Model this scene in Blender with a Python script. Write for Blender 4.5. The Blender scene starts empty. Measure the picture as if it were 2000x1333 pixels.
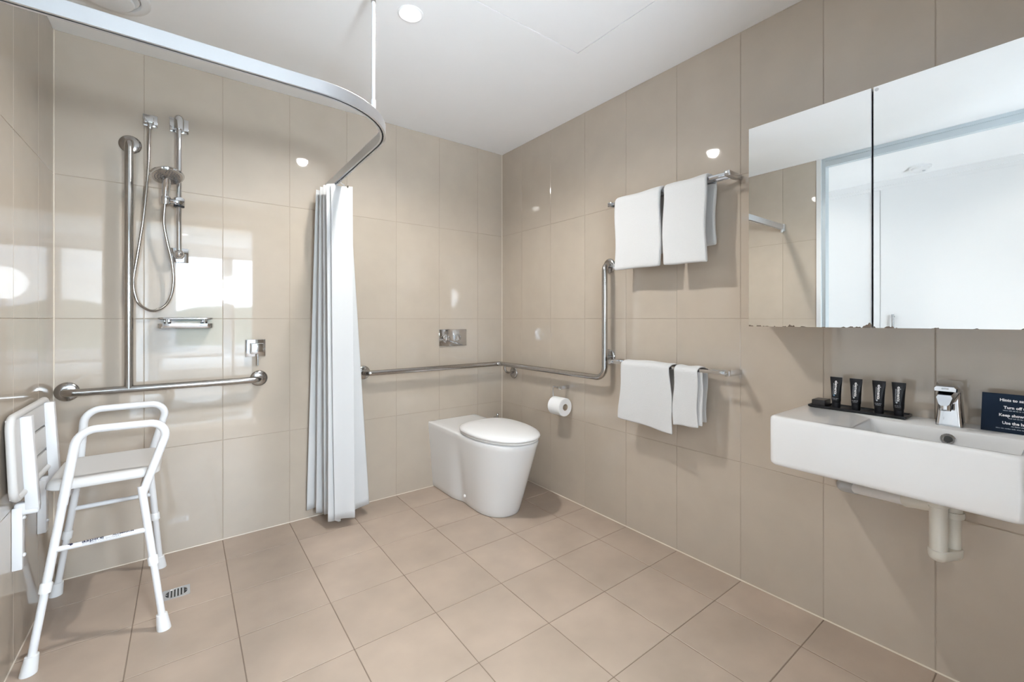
import bpy, bmesh, math, random
from mathutils import Vector, Matrix
random.seed(7)
PI = math.pi
SC = bpy.context.scene
COL = SC.collection

# ------------------------------------------------------------------ room numbers
XL, XR, YB, ZC = -0.436, 1.8666, 2.6224, 2.317      # left wall, right wall, back wall, ceiling
YN = -0.42                                          # where the bathroom opens to the bedroom
XH = -1.50                                          # white wall across the hall
YW = -3.50                                          # window wall of the bedroom
CAMH = 1.1029

# ------------------------------------------------------------------ camera
cam_d = bpy.data.cameras.new('camera'); cam = bpy.data.objects.new('camera', cam_d); COL.objects.link(cam)
cam.location = (0, 0, CAMH)
cam.rotation_euler = (PI/2, 0, 0.9187 - PI/2)
cam_d.sensor_width = 36.0; cam_d.lens = 849.59/2000*36
cam_d.shift_x = (1000-1009.18)/2000; cam_d.shift_y = (623.87-666.5)/2000
cam_d.clip_start = 0.02
SC.camera = cam

# ------------------------------------------------------------------ world, exposure
SC.view_settings.view_transform = 'Standard'; SC.view_settings.look = 'None'
SC.view_settings.gamma = 1.0; SC.view_settings.use_curve_mapping = False
SC.view_settings.exposure = -0.09
try:
    SC.cycles.use_denoising = True
    SC.cycles.max_bounces = 10; SC.cycles.diffuse_bounces = 6; SC.cycles.glossy_bounces = 6
    SC.cycles.caustics_reflective = False; SC.cycles.caustics_refractive = False
    SC.cycles.sample_clamp_indirect = 6.0
except Exception: pass
SKY = 36.0; GLOBE = 255.0
w = bpy.data.worlds.new('world'); SC.world = w; w.use_nodes = True
nt = w.node_tree; nt.nodes.clear()
def wn(t, **k):
    n = nt.nodes.new(t)
    for a, b in k.items(): setattr(n, a, b)
    return n
tc = wn('ShaderNodeTexCoord'); sep = wn('ShaderNodeSeparateXYZ'); nt.links.new(tc.outputs['Generated'], sep.inputs[0])
ns = wn('ShaderNodeTexNoise'); ns.inputs['Scale'].default_value = 3.2; ns.inputs['Detail'].default_value = 5
mp = wn('ShaderNodeMapping'); mp.inputs['Scale'].default_value = (1, 1, 4)
nt.links.new(tc.outputs['Generated'], mp.inputs[0]); nt.links.new(mp.outputs[0], ns.inputs['Vector'])
cr = wn('ShaderNodeValToRGB'); nt.links.new(ns.outputs['Fac'], cr.inputs[0])
cr.color_ramp.elements[0].position = 0.38; cr.color_ramp.elements[0].color = (0.55, 0.73, 1.0, 1)
cr.color_ramp.elements[1].position = 0.58; cr.color_ramp.elements[1].color = (.78, .88, 1.0, 1)
bg = wn('ShaderNodeBackground'); bg.inputs['Strength'].default_value = SKY
nt.links.new(cr.outputs[0], bg.inputs['Color'])
wo = wn('ShaderNodeOutputWorld'); nt.links.new(bg.outputs[0], wo.inputs['Surface'])

def spot(name, loc, power, size=150, blend=0.6, radius=0.035, color=(.90, .96, 1.0)):
    d = bpy.data.lights.new(name, 'SPOT'); d.energy = power; d.spot_size = math.radians(size); d.spot_blend = blend
    d.shadow_soft_size = radius; d.color = color
    o = bpy.data.objects.new(name, d); COL.objects.link(o); o.location = loc
    return o
DAY = (.68, .84, 1.0); WARM = (1.0, .98, .94); HALL = (1.0, .97, .92)
LAMPS = [  # x, y, power, cone, colour of the ceiling downlights: the one in view first, then unseen fill lamps added in bedroom and hall
    (0.712, 1.628, 108, 158, WARM), (0.45, -1.60, 11000, 70, DAY), (-0.97, -0.45, 62, 165, HALL), (-0.97, 1.85, 22, 165, HALL), (1.1, -2.6, 3000, 80, DAY), (0.0, -2.6, 3000, 80, DAY)]
for lx, ly, pw, sz, lc in LAMPS:
    spot('downlight_lamp', (lx, ly, ZC-0.012), pw, sz, color=lc)
# fill spot added out of view by the doorway to brighten the bathroom ceiling
UPX, UPY, UPZ = .12, -.86, .30
up = spot('fill_uplight_lamp', (UPX, UPY, UPZ), 175, 42, .9, .26, (.80, .88, 1.0))
up.rotation_euler = Vector((.42, 1, .92)).to_track_quat('-Z', 'Y').to_euler()
# daylight enters through the bedroom window; the portals only guide the sampling of the sky
for (x0, x1) in ((-.13, 1.45),):
    d = bpy.data.lights.new('window_portal', 'AREA'); d.shape = 'RECTANGLE'; d.size = x1-x0; d.size_y = 2.1
    d.cycles.is_portal = True
    o = bpy.data.objects.new('window_portal', d); COL.objects.link(o); o.location = ((x0+x1)/2, YW-0.02, 1.10); o.rotation_euler = (PI/2, 0, 0)

# ------------------------------------------------------------------ materials
def lin(r, g, b):
    f = lambda c: c/12.92 if c <= .04045 else ((c+.055)/1.055)**2.4
    return (f(r/255), f(g/255), f(b/255), 1)
def mat(name, col, rough=.5, metal=0., spec=.5, coat=0., noise=None, rand=0., bump=None, emit=None, estr=0., trans=0., sheen=0., aniso=0.):
    """noise=(scale, amount) colour mottling; rand = per-object value jitter; bump=(scale, strength)."""
    m = bpy.data.materials.new(name); m.use_nodes = True; n = m.node_tree; b = n.nodes['Principled BSDF']
    b.inputs['Base Color'].default_value = col if len(col) == 4 else (*col, 1)
    b.inputs['Roughness'].default_value = rough; b.inputs['Metallic'].default_value = metal
    b.inputs['Specular IOR Level'].default_value = spec
    if coat: b.inputs['Coat Weight'].default_value = coat; b.inputs['Coat Roughness'].default_value = .03
    if sheen: b.inputs['Sheen Weight'].default_value = sheen
    if aniso: b.inputs['Anisotropic'].default_value = aniso
    if trans: b.inputs['Transmission Weight'].default_value = trans
    if emit: b.inputs['Emission Color'].default_value = (*emit, 1); b.inputs['Emission Strength'].default_value = estr
    if noise or bump:
        t = n.nodes.new('ShaderNodeTexCoord'); geo = n.nodes.new('ShaderNodeNewGeometry')
    val = None
    if noise:
        tx = n.nodes.new('ShaderNodeTexNoise'); tx.inputs['Scale'].default_value = noise[0]; tx.inputs['Detail'].default_value = 6
        n.links.new(geo.outputs['Position'], tx.inputs['Vector'])
        mr = n.nodes.new('ShaderNodeMapRange'); mr.inputs['From Min'].default_value = .3; mr.inputs['From Max'].default_value = .7
        mr.inputs['To Min'].default_value = 1-noise[1]; mr.inputs['To Max'].default_value = 1+noise[1]
        n.links.new(tx.outputs['Fac'], mr.inputs['Value']); val = mr.outputs[0]
    if rand:
        oi = n.nodes.new('ShaderNodeObjectInfo'); mr = n.nodes.new('ShaderNodeMapRange')
        mr.inputs['To Min'].default_value = 1-rand; mr.inputs['To Max'].default_value = 1+rand
        n.links.new(oi.outputs['Random'], mr.inputs['Value'])
        if val is None: val = mr.outputs[0]
        else:
            mu = n.nodes.new('ShaderNodeMath'); mu.operation = 'MULTIPLY'; n.links.new(val, mu.inputs[0]); n.links.new(mr.outputs[0], mu.inputs[1]); val = mu.outputs[0]
    if val is not None:
        hs = n.nodes.new('ShaderNodeHueSaturation'); hs.inputs['Color'].default_value = col if len(col) == 4 else (*col, 1)
        n.links.new(val, hs.inputs['Value']); n.links.new(hs.outputs[0], b.inputs['Base Color'])
    if bump:
        tx = n.nodes.new('ShaderNodeTexNoise'); tx.inputs['Scale'].default_value = bump[0]; tx.inputs['Detail'].default_value = 4
        n.links.new(geo.outputs['Position'], tx.inputs['Vector'])
        bp = n.nodes.new('ShaderNodeBump'); bp.inputs['Strength'].default_value = bump[1]; bp.inputs['Distance'].default_value = .002
        n.links.new(tx.outputs['Fac'], bp.inputs['Height']); n.links.new(bp.outputs[0], b.inputs['Normal'])
    return m
M = dict(
    tile=mat('wall_tile', (.435, .372, .308), .03, spec=.85, noise=(9, .025), rand=.02),
    floor=mat('floor_tile', (.385, .305, .245), .42, spec=.4, noise=(4.5, .10), rand=.04, bump=(120, .05)),
    grout=mat('grout', (.36, .30, .24), .9), fgrout=mat('floor_grout', (.20, .15, .115), .9),
    silicone=mat('silicone', (.62, .55, .46), .4),
    paint=mat('ceiling_paint', (.90, .90, .90), .75, spec=.25, noise=(2.5, .012)),
    white_paint=mat('white_paint', (.82, .82, .82), .6),
    dark=mat('dark_gap', (.03, .03, .03), .9),
    chrome=mat('chrome', (.66, .67, .69), .06, 1.),
    brushed=mat('brushed_steel', (.46, .45, .44), .17, 1., noise=(60, .06)),
    satin=mat('satin_nickel', (.50, .48, .46), .2, 1.),
    alu=mat('anodised_aluminium', (.72, .74, .77), .32, 1.),
    alu_frame=mat('frame_aluminium', (.50, .55, .58), .35, .6),
    ceramic=mat('white_ceramic', (.76, .76, .76), .07, spec=.55, coat=.3),
    plastic=mat('white_plastic', (.78, .78, .78), .3),
    cream=mat('cream_plastic', (.66, .63, .56), .3), grey_pl=mat('grey_plastic', (.46, .47, .48), .35),
    powder=mat('white_powder_coat', (.74, .74, .75), .28),
    seatp=mat('seat_plastic', (.61, .595, .58), .45, bump=(300, .04)),
    towel=mat('towel_terry', (.64, .64, .64), .95, spec=.1, sheen=.3, bump=(420, .9)),
    curtain=mat('curtain_fabric', (.57, .57, .57), .8, spec=.15, bump=(700, .15)),
    paper=mat('tissue_paper', (.84, .84, .84), .95, spec=.1, bump=(200, .2)),
    card=mat('cardboard', (.45, .36, .27), .9),
    black=mat('black_plastic', (.006, .006, .0075), .38, spec=.18), tray=mat('black_tray', (.007, .007, .008), .35, spec=.25),
    box=mat('black_box', (.018, .016, .016), .3, spec=.3), navy=mat('navy_card', (.0035, .010, .022), .6, spec=.12),
    print=mat('white_print', (.85, .85, .85), .6), print_grey=mat('grey_print', (.42, .45, .48), .6), print_blue=mat('blue_print', (.10, .22, .34), .5),
    ink=mat('navy_ink', (.012, .013, .04), .5), ink_grey=mat('grey_ink', (.22, .22, .24), .5),
    lens=mat('lamp_lens', (1, 1, 1), .5, emit=(1, .99, .97), estr=40.),
    globe=mat('fill_globe', (.9, .9, .9), .6, emit=(.80, .91, 1.0), estr=GLOBE),
    carpet=mat('bedroom_carpet', (.68, .68, .67), .95, noise=(30, .1)),
    land=mat('outside_land', (.07, .09, .07), .95, noise=(.02, .4)),
    rubber=mat('foot_rubber', (.74, .74, .74), .5),
    weephole=mat('nozzle_rubber', (.05, .05, .06), .5),
)
def mirror_mat():
    m = bpy.data.materials.new('mirror_glass'); m.use_nodes = True; n = m.node_tree; n.nodes.clear()
    gl = n.nodes.new('ShaderNodeBsdfGlossy'); gl.inputs['Roughness'].default_value = 0.0; gl.inputs['Color'].default_value = (.93, .94, .93, 1)
    df = n.nodes.new('ShaderNodeBsdfPrincipled'); df.inputs['Base Color'].default_value = (.10, .07, .05, 1); df.inputs['Roughness'].default_value = .4
    geo = n.nodes.new('ShaderNodeNewGeometry'); sp = n.nodes.new('ShaderNodeSeparateXYZ'); n.links.new(geo.outputs['Position'], sp.inputs[0])
    no = n.nodes.new('ShaderNodeTexNoise'); no.inputs['Scale'].default_value = 28; no.inputs['Detail'].default_value = 3
    n.links.new(geo.outputs['Position'], no.inputs['Vector'])
    # worn silvering: narrow dark bites along the bottom edge, wider where two doors meet
    def math_(op, a, b):
        k = n.nodes.new('ShaderNodeMath'); k.operation = op
        for i, v in enumerate((a, b)):
            if isinstance(v, (int, float)): k.inputs[i].default_value = v
            else: n.links.new(v, k.inputs[i])
        return k.outputs[0]
    dz = math_('SUBTRACT', sp.outputs['Z'], 1.076)
    lim = math_('MULTIPLY', math_('SUBTRACT', no.outputs['Fac'], .54), .055)
    dy = math_('ABSOLUTE', math_('SUBTRACT', sp.outputs['Y'], .409), 0)
    near = math_('MULTIPLY', math_('MAXIMUM', math_('SUBTRACT', .022, dy), 0), .75)
    msk = math_('LESS_THAN', dz, math_('ADD', lim, near))
    mx = n.nodes.new('ShaderNodeMixShader'); n.links.new(msk, mx.inputs[0]); n.links.new(gl.outputs[0], mx.inputs[1]); n.links.new(df.outputs[0], mx.inputs[2])
    o = n.nodes.new('ShaderNodeOutputMaterial'); n.links.new(mx.outputs[0], o.inputs[0]); return m
M['mirror'] = mirror_mat()
def glass_mat():
    m = bpy.data.materials.new('window_glass'); m.use_nodes = True; n = m.node_tree; n.nodes.clear()
    t = n.nodes.new('ShaderNodeBsdfTransparent'); t.inputs['Color'].default_value = (.95, .97, .97, 1)
    g = n.nodes.new('ShaderNodeBsdfGlossy'); g.inputs['Roughness'].default_value = .02
    mx = n.nodes.new('ShaderNodeMixShader'); mx.inputs[0].default_value = .06
    n.links.new(t.outputs[0], mx.inputs[1]); n.links.new(g.outputs[0], mx.inputs[2])
    o = n.nodes.new('ShaderNodeOutputMaterial'); n.links.new(mx.outputs[0], o.inputs[0]); return m
M['glass'] = glass_mat()
def sheer_mat():
    m = bpy.data.materials.new('sheer_fabric'); m.use_nodes = True; n = m.node_tree; n.nodes.clear()
    t = n.nodes.new('ShaderNodeBsdfTranslucent'); t.inputs['Color'].default_value = (.85, .86, .86, 1)
    g = n.nodes.new('ShaderNodeBsdfDiffuse'); g.inputs['Color'].default_value = (.8, .8, .8, 1)
    mx = n.nodes.new('ShaderNodeMixShader'); mx.inputs[0].default_value = .4
    n.links.new(t.outputs[0], mx.inputs[1]); n.links.new(g.outputs[0], mx.inputs[2])
    o = n.nodes.new('ShaderNodeOutputMaterial'); n.links.new(mx.outputs[0], o.inputs[0]); return m
M['sheer'] = sheer_mat()

# ------------------------------------------------------------------ helpers
def world_loc(p):
    v = Vector((0, 0, 0))
    while p is not None: v += Vector(p.location); p = p.parent
    return v
def obj(name, bm, m, parent=None, smooth=True, angle=40):
    """bm holds world coordinates; the object is placed under its parent."""
    me = bpy.data.meshes.new(name)
    bmesh.ops.recalc_face_normals(bm, faces=bm.faces[:]); bm.to_mesh(me); bm.free()
    if parent is not None: me.transform(Matrix.Translation(-world_loc(parent)))
    for k in (m if isinstance(m, (list, tuple)) else [m]): me.materials.append(M[k])
    if smooth:
        me.shade_smooth()
        me.set_sharp_from_angle(angle=math.radians(angle))
    o = bpy.data.objects.new(name, me); COL.objects.link(o); o.parent = parent
    return o
def thing(name, label, cat, loc, group=None):
    o = bpy.data.objects.new(name, None); COL.objects.link(o); o.location = loc; o.empty_display_size = .05
    o['label'] = label; o['category'] = cat
    if group: o['group'] = group
    return o
def tag(o, label, cat, group=None):
    o['label'] = label; o['category'] = cat
    if group: o['group'] = group
    return o
def struct(o, label=None):
    o['kind'] = 'structure'
    if label: o['label'] = label
    return o
def box(bm, x0, x1, y0, y1, z0, z1, bev=0., seg=2):
    r = bmesh.ops.create_cube(bm, size=1.0); vs = r['verts']
    for v in vs: v.co = Vector(((x0+x1)/2+v.co.x*(x1-x0), (y0+y1)/2+v.co.y*(y1-y0), (z0+z1)/2+v.co.z*(z1-z0)))
    if bev:
        es = list({e for v in vs for e in v.link_edges})
        bmesh.ops.bevel(bm, geom=es, offset=bev, segments=seg, profile=.5, affect='EDGES')
    return bm
def NB(): return bmesh.new()
def loft(bm, rings, cap0=True, cap1=True, closed=True):
    L = [[bm.verts.new(p) for p in r] for r in rings]; n = len(L[0])
    for a, b in zip(L[:-1], L[1:]):
        for i in range(n if closed else n-1):
            j = (i+1) % n; bm.faces.new((a[i], a[j], b[j], b[i]))
    if cap0 and closed: bm.faces.new(L[0][::-1])
    if cap1 and closed: bm.faces.new(L[-1])
    return L
def fillet(pts, rad, seg=7):
    pts = [Vector(p) for p in pts]; out = [pts[0]]
    for i in range(1, len(pts)-1):
        r = rad[i-1] if isinstance(rad, (list, tuple)) else rad
        a, p, b = pts[i-1], pts[i], pts[i+1]; u = (a-p).normalized(); v = (b-p).normalized()
        ang = u.angle(v)
        if r <= 0 or ang > PI-.02: out.append(p); continue
        d = min(r/math.tan(ang/2), (a-p).length*.49, (b-p).length*.49)
        p0, p1 = p+u*d, p+v*d
        c = p+(u+v).normalized()*(d/math.cos(ang/2))
        for k in range(seg+1):
            t = k/seg; w_ = PI-ang; out.append(c+((p0-c)*math.sin((1-t)*w_)+(p1-c)*math.sin(t*w_))/math.sin(w_))
    out.append(pts[-1]); return out
def tube(bm, pts, r, n=16, rad=0, cap=True, seg=7, closed=False):
    P = fillet(pts, rad, seg) if rad else [Vector(p) for p in pts]
    rings = []; t0 = (P[1]-P[0]).normalized()
    up = Vector((0, 0, 1)) if abs(t0.z) < .9 else Vector((1, 0, 0))
    nrm = t0.cross(up).normalized()
    for i, p in enumerate(P):
        if i == 0: t = t0
        elif i == len(P)-1: t = (P[i]-P[i-1]).normalized()
        else: t = ((P[i+1]-P[i]).normalized()+(P[i]-P[i-1]).normalized()).normalized()
        nrm = (nrm-t*nrm.dot(t)).normalized(); bi = t.cross(nrm)
        rr = r[i] if isinstance(r, (list, tuple)) else r
        rings.append([p+nrm*math.cos(2*PI*k/n)*rr+bi*math.sin(2*PI*k/n)*rr for k in range(n)])
    loft(bm, rings, cap, cap); return bm
def lathe(bm, prof, org, axis=(0, 0, 1), n=28):
    """prof = [(radius, distance along axis)]"""
    a = Vector(axis).normalized(); u = a.orthogonal().normalized(); v = a.cross(u); o = Vector(org)
    rings = [[o+a*h+(u*math.cos(2*PI*k/n)+v*math.sin(2*PI*k/n))*max(r, 1e-5) for k in range(n)] for r, h in prof]
    loft(bm, rings); return bm
def rrect(x0, x1, y0, y1, r, z, n=6):
    """rounded rectangle ring at height z"""
    out = []
    for (cx, cy, a0) in ((x1-r, y1-r, 0), (x0+r, y1-r, 90), (x0+r, y0+r, 180), (x1-r, y0+r, 270)):
        for k in range(n+1):
            a = math.radians(a0+90*k/n); out.append(Vector((cx+r*math.cos(a), cy+r*math.sin(a), z)))
    return out
def sheet(bm, rows):
    L = [[bm.verts.new(p) for p in r] for r in rows]
    for a, b in zip(L[:-1], L[1:]):
        for i in range(len(a)-1): bm.faces.new((a[i], a[i+1], b[i+1], b[i]))
    return bm
def text_bm(body, size, place, align='CENTER', extrude=0.0, squash=1.0, cut=0, bold=0.0):
    """letters as a mesh; place(x, y, z) maps the flat text (metres) into the world"""
    c = bpy.data.curves.new('t', 'FONT'); c.body = body; c.size = size; c.align_x = align; c.align_y = 'CENTER'; c.resolution_u = 2; c.offset = bold
    o = bpy.data.objects.new('t', c); COL.objects.link(o)
    dg = bpy.context.evaluated_depsgraph_get(); me = bpy.data.meshes.new_from_object(o.evaluated_get(dg))
    bpy.data.objects.remove(o); bpy.data.curves.remove(c)
    bm = bmesh.new(); bm.from_mesh(me); bpy.data.meshes.remove(me)
    bmesh.ops.triangulate(bm, faces=bm.faces[:])
    if cut: bmesh.ops.subdivide_edges(bm, edges=bm.edges[:], cuts=cut, use_grid_fill=True)
    for v in bm.verts: v.co = Vector(place(v.co.x*squash, v.co.y, v.co.z))
    return bm
def strokes(bm, width, h, place, x0=None):
    """a line of print too small to read: word-long runs of short strokes"""
    rnd = random.Random(int(width*1e5)+int(h*1e6)); x = -width/2 if x0 is None else x0; end = x+width
    while x < end:
        for _ in range(rnd.randint(3, 8)):
            w_ = h*rnd.uniform(.25, .5); t_ = h*rnd.uniform(.55, 1.0)
            if x+w_ > end: break
            bm.faces.new([bm.verts.new(place(a, b, 0)) for a, b in ((x, -h/2), (x+w_, -h/2), (x+w_, t_-h/2), (x, t_-h/2))]); x += w_+h*.18
        else: x += h*.5; continue
        break
    return bm
def merge(bm, other):
    me = bpy.data.meshes.new('m'); other.to_mesh(me); other.free(); bm.from_mesh(me); bpy.data.meshes.remove(me); return bm
def mods(o, solid=0., sub=0, off=0.):
    if solid: k = o.modifiers.new('s', 'SOLIDIFY'); k.thickness = solid; k.offset = off
    if sub: k = o.modifiers.new('u', 'SUBSURF'); k.levels = sub; k.render_levels = sub
    return o

# ------------------------------------------------------------------ setting: tiled walls and floor
_tiles = {}
def tile_mesh(a, b, t, m):
    """one tile: a x b, front at z=0, back at z=-t, with an eased edge"""
    key = (round(a, 4), round(b, 4), m)
    if key not in _tiles:
        bm = NB(); e = .0011
        ring = lambda i, z: [Vector((s*(a/2-i), q*(b/2-i), z)) for s, q in ((-1, -1), (1, -1), (1, 1), (-1, 1))]
        loft(bm, [ring(0, -t), ring(0, -e*.7), ring(e, 0)], cap0=False)
        me = bpy.data.meshes.new('tile'); bm.to_mesh(me); bm.free(); me.materials.append(M[m]); _tiles[key] = me
    return _tiles[key]
def tiled(parent, us, vs, frame, m, joint=.0024, t=.0016):
    """us, vs: joint positions; frame(u, v) -> (location, rotation)"""
    for u0, u1 in zip(us[:-1], us[1:]):
        for v0, v1 in zip(vs[:-1], vs[1:]):
            o = bpy.data.objects.new('tile', tile_mesh(u1-u0-joint, v1-v0-joint, t, m)); COL.objects.link(o)
            loc, rot = frame((u0+u1)/2, (v0+v1)/2); o.parent = parent; o.location = loc; o.rotation_euler = rot
T = .0016
ZJ = [0, .4975, 1.105, 1.7125, ZC]
bx = lambda *a, **k: box(NB(), *a, **k)
wb = struct(obj('wall_back', bx(XL-.1, XR+.1, YB+T, YB+.12, -.05, ZC+.05), 'grout', smooth=False))
tiled(wb, [XL, -.148, .152, .4525, .753, 1.053, 1.353, 1.653, XR], ZJ, lambda u, v: ((u, YB, v), (PI/2, 0, 0)), 'tile')
YJ = [2.3865-.3*k for k in range(10)]
wr = struct(obj('wall_right', bx(XR+T, XR+.12, YW, YB+.02, -.05, ZC+.05), 'grout', smooth=False))
ysr = sorted([YB]+YJ)
tiled(wr, ysr, ZJ, lambda u, v: ((XR, u, v), (PI/2, 0, -PI/2)), 'tile')
wl = struct(obj('wall_left', bx(XL-.10, XL-T, 1.25, YB+.05, -.05, ZC+.05), 'grout', smooth=False))
tiled(wl, sorted([YB]+[y for y in YJ if y > 1.3]+[1.252]), ZJ, lambda u, v: ((XL, u, v), (PI/2, 0, PI/2)), 'tile')
fl = struct(obj('floor', bx(XL-.10, XR+.05, YN, YB+.05, -.06, -T), 'fgrout', smooth=False))
tiled(fl, [XL]+[-.149+.3*k for k in range(7)]+[XR], sorted([YB]+[2.3836-.3*k for k in range(10)]), lambda u, v: ((u, v, 0), (0, 0, 0)), 'floor', joint=.0034)
# silicone beads in the corners
def bead(name, p0, p1, r=.0022):
    struct(obj(name, tube(NB(), [p0, p1], r, 8), 'silicone'))
bead('trim_1', (XL, YB, 0), (XL, YB, ZC), .004); bead('trim_2', (XR, YB, 0), (XR, YB, ZC), .0028)
bead('trim_3', (XR, YN, 0), (XR, YB, 0), .0036); bead('trim_4', (XL, YB, 0), (XR, YB, 0), .003); bead('trim_5', (XL, 1.25, 0), (XL, YB, 0), .003)
# ceiling with the opening of an access hatch
HX0, HX1, HY0, HY1 = .82, 1.428, .80, 1.412
bm = NB()
for a in ((-1.62, HX0, YW, YB+.1), (HX1, XR+.1, YW, YB+.1), (HX0, HX1, YW, HY0), (HX0, HX1, HY1, YB+.1)): box(bm, *a, ZC, ZC+.03)
ce = struct(obj('ceiling', bm, 'paint', smooth=False))
obj('hatch_panel', bx(HX0+.004, HX1-.004, HY0+.004, HY1-.004, ZC+.0006, ZC+.02), 'paint', ce, smooth=False)
obj('hatch_recess', bx(HX0-.02, HX1+.02, HY0-.02, HY1+.02, ZC+.031, ZC+.05), 'dark', ce, smooth=False)
# hall and bedroom beyond the sliding door: seen in the mirror and in the gloss of the tiles
struct(obj('wall_hall', bx(XH-.1, XH, YW, YB+.2, -.05, ZC+.05), 'white_paint', smooth=False))
struct(obj('wall_hall_end', bx(XH, XL-.10, YB-.3, YB-.2, -.05, ZC+.05), 'white_paint', smooth=False))
struct(obj('wall_partition', bx(XL-.10, XL, YW, YN-.10, 0, ZC), 'white_paint', smooth=False))
struct(obj('wall_hall_side', bx(XL-.112, XL-.1005, 1.25, YB-.2, 0, ZC), 'white_paint', smooth=False))
struct(obj('wall_bedroom_right', bx(XR-.012, XR+T-.0002, YW, min(ysr), 0, ZC), 'white_paint', smooth=False))
bm = NB()
for a in ((XH, -.13, 0, ZC), (1.45, XR, 0, ZC), (-.13, 1.45, 0, .05), (-.13, 1.45, 2.15, ZC)):
    box(bm, a[0], a[1], YW-.12, YW, a[2], a[3])
struct(obj('wall_bedroom', bm, 'white_paint', smooth=False))
struct(obj('floor_hall', bx(XH, XL-.10, YW, YB-.3, -.06, -.001), 'carpet', smooth=False))
struct(obj('floor_bedroom', bx(XL-.10, XR, YW, YN, -.06, -.001), 'carpet', smooth=False))
bm = NB(); y0, y1 = YW-.09, YW-.04; x0, x1 = -.13, 1.45
for a in ((x0, x0+.03, .05, 2.15), (x1-.03, x1, .05, 2.15), (x0, x1, .05, .09), (x0, x1, 2.11, 2.15), (.515, .655, .05, 2.15)): box(bm, a[0], a[1], y0, y1, a[2], a[3])
wf = struct(obj('window_1', bm, 'alu_frame', smooth=False))
for a, b in ((x0+.02, .585), (.585, x1-.02)): obj('pane', bx(a+.004, b-.004, YW-.068, YW-.062, .07, 2.13), 'glass', wf, smooth=False)
rows = [[(-.40+.27*i/40, YW+.09+.026*math.sin(i*.95), z) for i in range(41)] for z in (.03, 1.1, 2.2)]
tag(obj('sheer_curtain', sheet(NB(), rows), 'sheer', angle=180), 'white sheer curtain gathered at the side of the bedroom window', 'curtain')
# near wall: lintel over the doorway behind the camera, the white open door leaf, the tiled return beside it
bm = bx(.95, XR+.1, YN-.10, YN-T, -.05, ZC+.05); box(bm, XL-.10, .95, YN-.10, YN, 2.08, ZC+.05)
wn_ = struct(obj('wall_near', bm, 'grout', smooth=False))
tiled(wn_, [.952, 1.2525, 1.553, XR], ZJ, lambda u, v: ((u, YN, v), (PI/2, 0, PI)), 'tile')
tiled(wn_, [XL-.1, -.148, .152, .4525, .753, .95], [2.08, ZC], lambda u, v: ((u, YN+T, v), (PI/2, 0, PI)), 'tile')
d2 = struct(obj('door_2', bx(.603, .949, YN-.06, YN-.02, .01, 2.078, bev=.002), 'white_paint', smooth=False))
obj('handle', tube(NB(), [(.66, YN-.02, 1.02), (.66, YN+.03, 1.02), (.66, YN+.03, 1.16), (.66, YN-.02, 1.16)], .007, 12, rad=.012), 'brushed', d2)
rows = []
for j in range(9):
    f = j/8; y = -9-61*f; row = []
    for i in range(121):
        x = -75+150*i/120; rid = 2.3+.9*math.sin(i*.21)+.35*math.sin(i*.83+1)+.25*random.random()
        row.append((x, y, -7+(rid+7)*f**1.6))
    rows.append(row)
struct(obj('terrain_outside', sheet(NB(), rows), 'land', angle=60))
# jamb, door track
jb = struct(obj('trim_6', bx(XL-.112, XL+.003, 1.222, 1.2515, 0, ZC), 'white_paint', smooth=False))
struct(obj('trim_7', bx(XL-.08, XL-.012, 1.196, 1.222, 0, ZC), 'alu_frame', smooth=False))
bm = bx(XL-.05, XL-.004, YN, 1.196, ZC-.022, ZC); box(bm, XL-.055, XL-.012, YN, 1.196, ZC-.062, ZC-.022)
struct(obj('trim_8', bm, 'alu_frame', smooth=False))
bm = bx(XH, XH+.02, YW, YB-.3, ZC-.045, ZC); box(bm, XH, XH+.010, YW, YB-.3, ZC-.075, ZC-.045)
struct(obj('trim_9', bm, 'white_paint', smooth=False))
d1 = struct(obj('door_1', bx(XH, XH+.014, .22, 1.105, .01, ZC-.075, bev=.002), 'white_paint', smooth=False))
obj('architrave', bx(XH, XH+.024, 1.108, 1.16, .0, ZC-.075, bev=.003), 'white_paint', d1, smooth=False)
bm = tube(NB(), [(XH+.055, 1.012, 1.00), (XH+.055, 1.012, 1.145)], .009, 12)
for z in (1.02, 1.125): tube(bm, [(XH+.012, 1.012, z), (XH+.055, 1.012, z)], .006, 10)
obj('handle', bm, 'brushed', d1)

# ------------------------------------------------------------------ ceiling fittings
def downlight(x, y, label):
    t = thing('ceiling_downlight', label, 'ceiling light', (x, y, ZC))
    obj('trim_ring', lathe(NB(), [(.034, 0), (.050, 0), (.050, -.003), (.044, -.006), (.035, -.0035), (.034, -.002)], (x, y, ZC), n=32), 'white_paint', t)
    obj('lens', lathe(NB(), [(.0345, 0), (.0345, -.0025), (.025, -.0045), (.001, -.005)], (x, y, ZC), n=24), 'lens', t)
downlight(LAMPS[0][0], LAMPS[0][1], 'small round white downlight glowing in the white ceiling beside the rail hanger rod')
for a, lb in zip(LAMPS[1:], ('added fill downlight in the bedroom ceiling just outside the bathroom', 'added fill downlight in the hall ceiling beyond the open door', 'added fill downlight at the far closed end of the hall', 'added fill downlight in the bedroom ceiling nearest the wide window', 'added fill downlight in the bedroom ceiling nearest the narrow window')):
    downlight(a[0], a[1], lb)  # fixtures for the added fill lamps
VX, VY = -.228, 2.202
t = thing('exhaust_vent', 'round white exhaust vent in the ceiling above the shower corner', 'vent', (VX, VY, ZC))
obj('rim', lathe(NB(), [(.125, 0), (.125, -.004), (.112, -.010), (.098, -.008), (.094, 0)], (VX, VY, ZC), n=40), 'plastic', t)
obj('cone', lathe(NB(), [(.0935, -.0005), (.090, -.004), (.070, -.002), (.07, 0)], (VX, VY, ZC), n=40), 'plastic', t)
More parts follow.
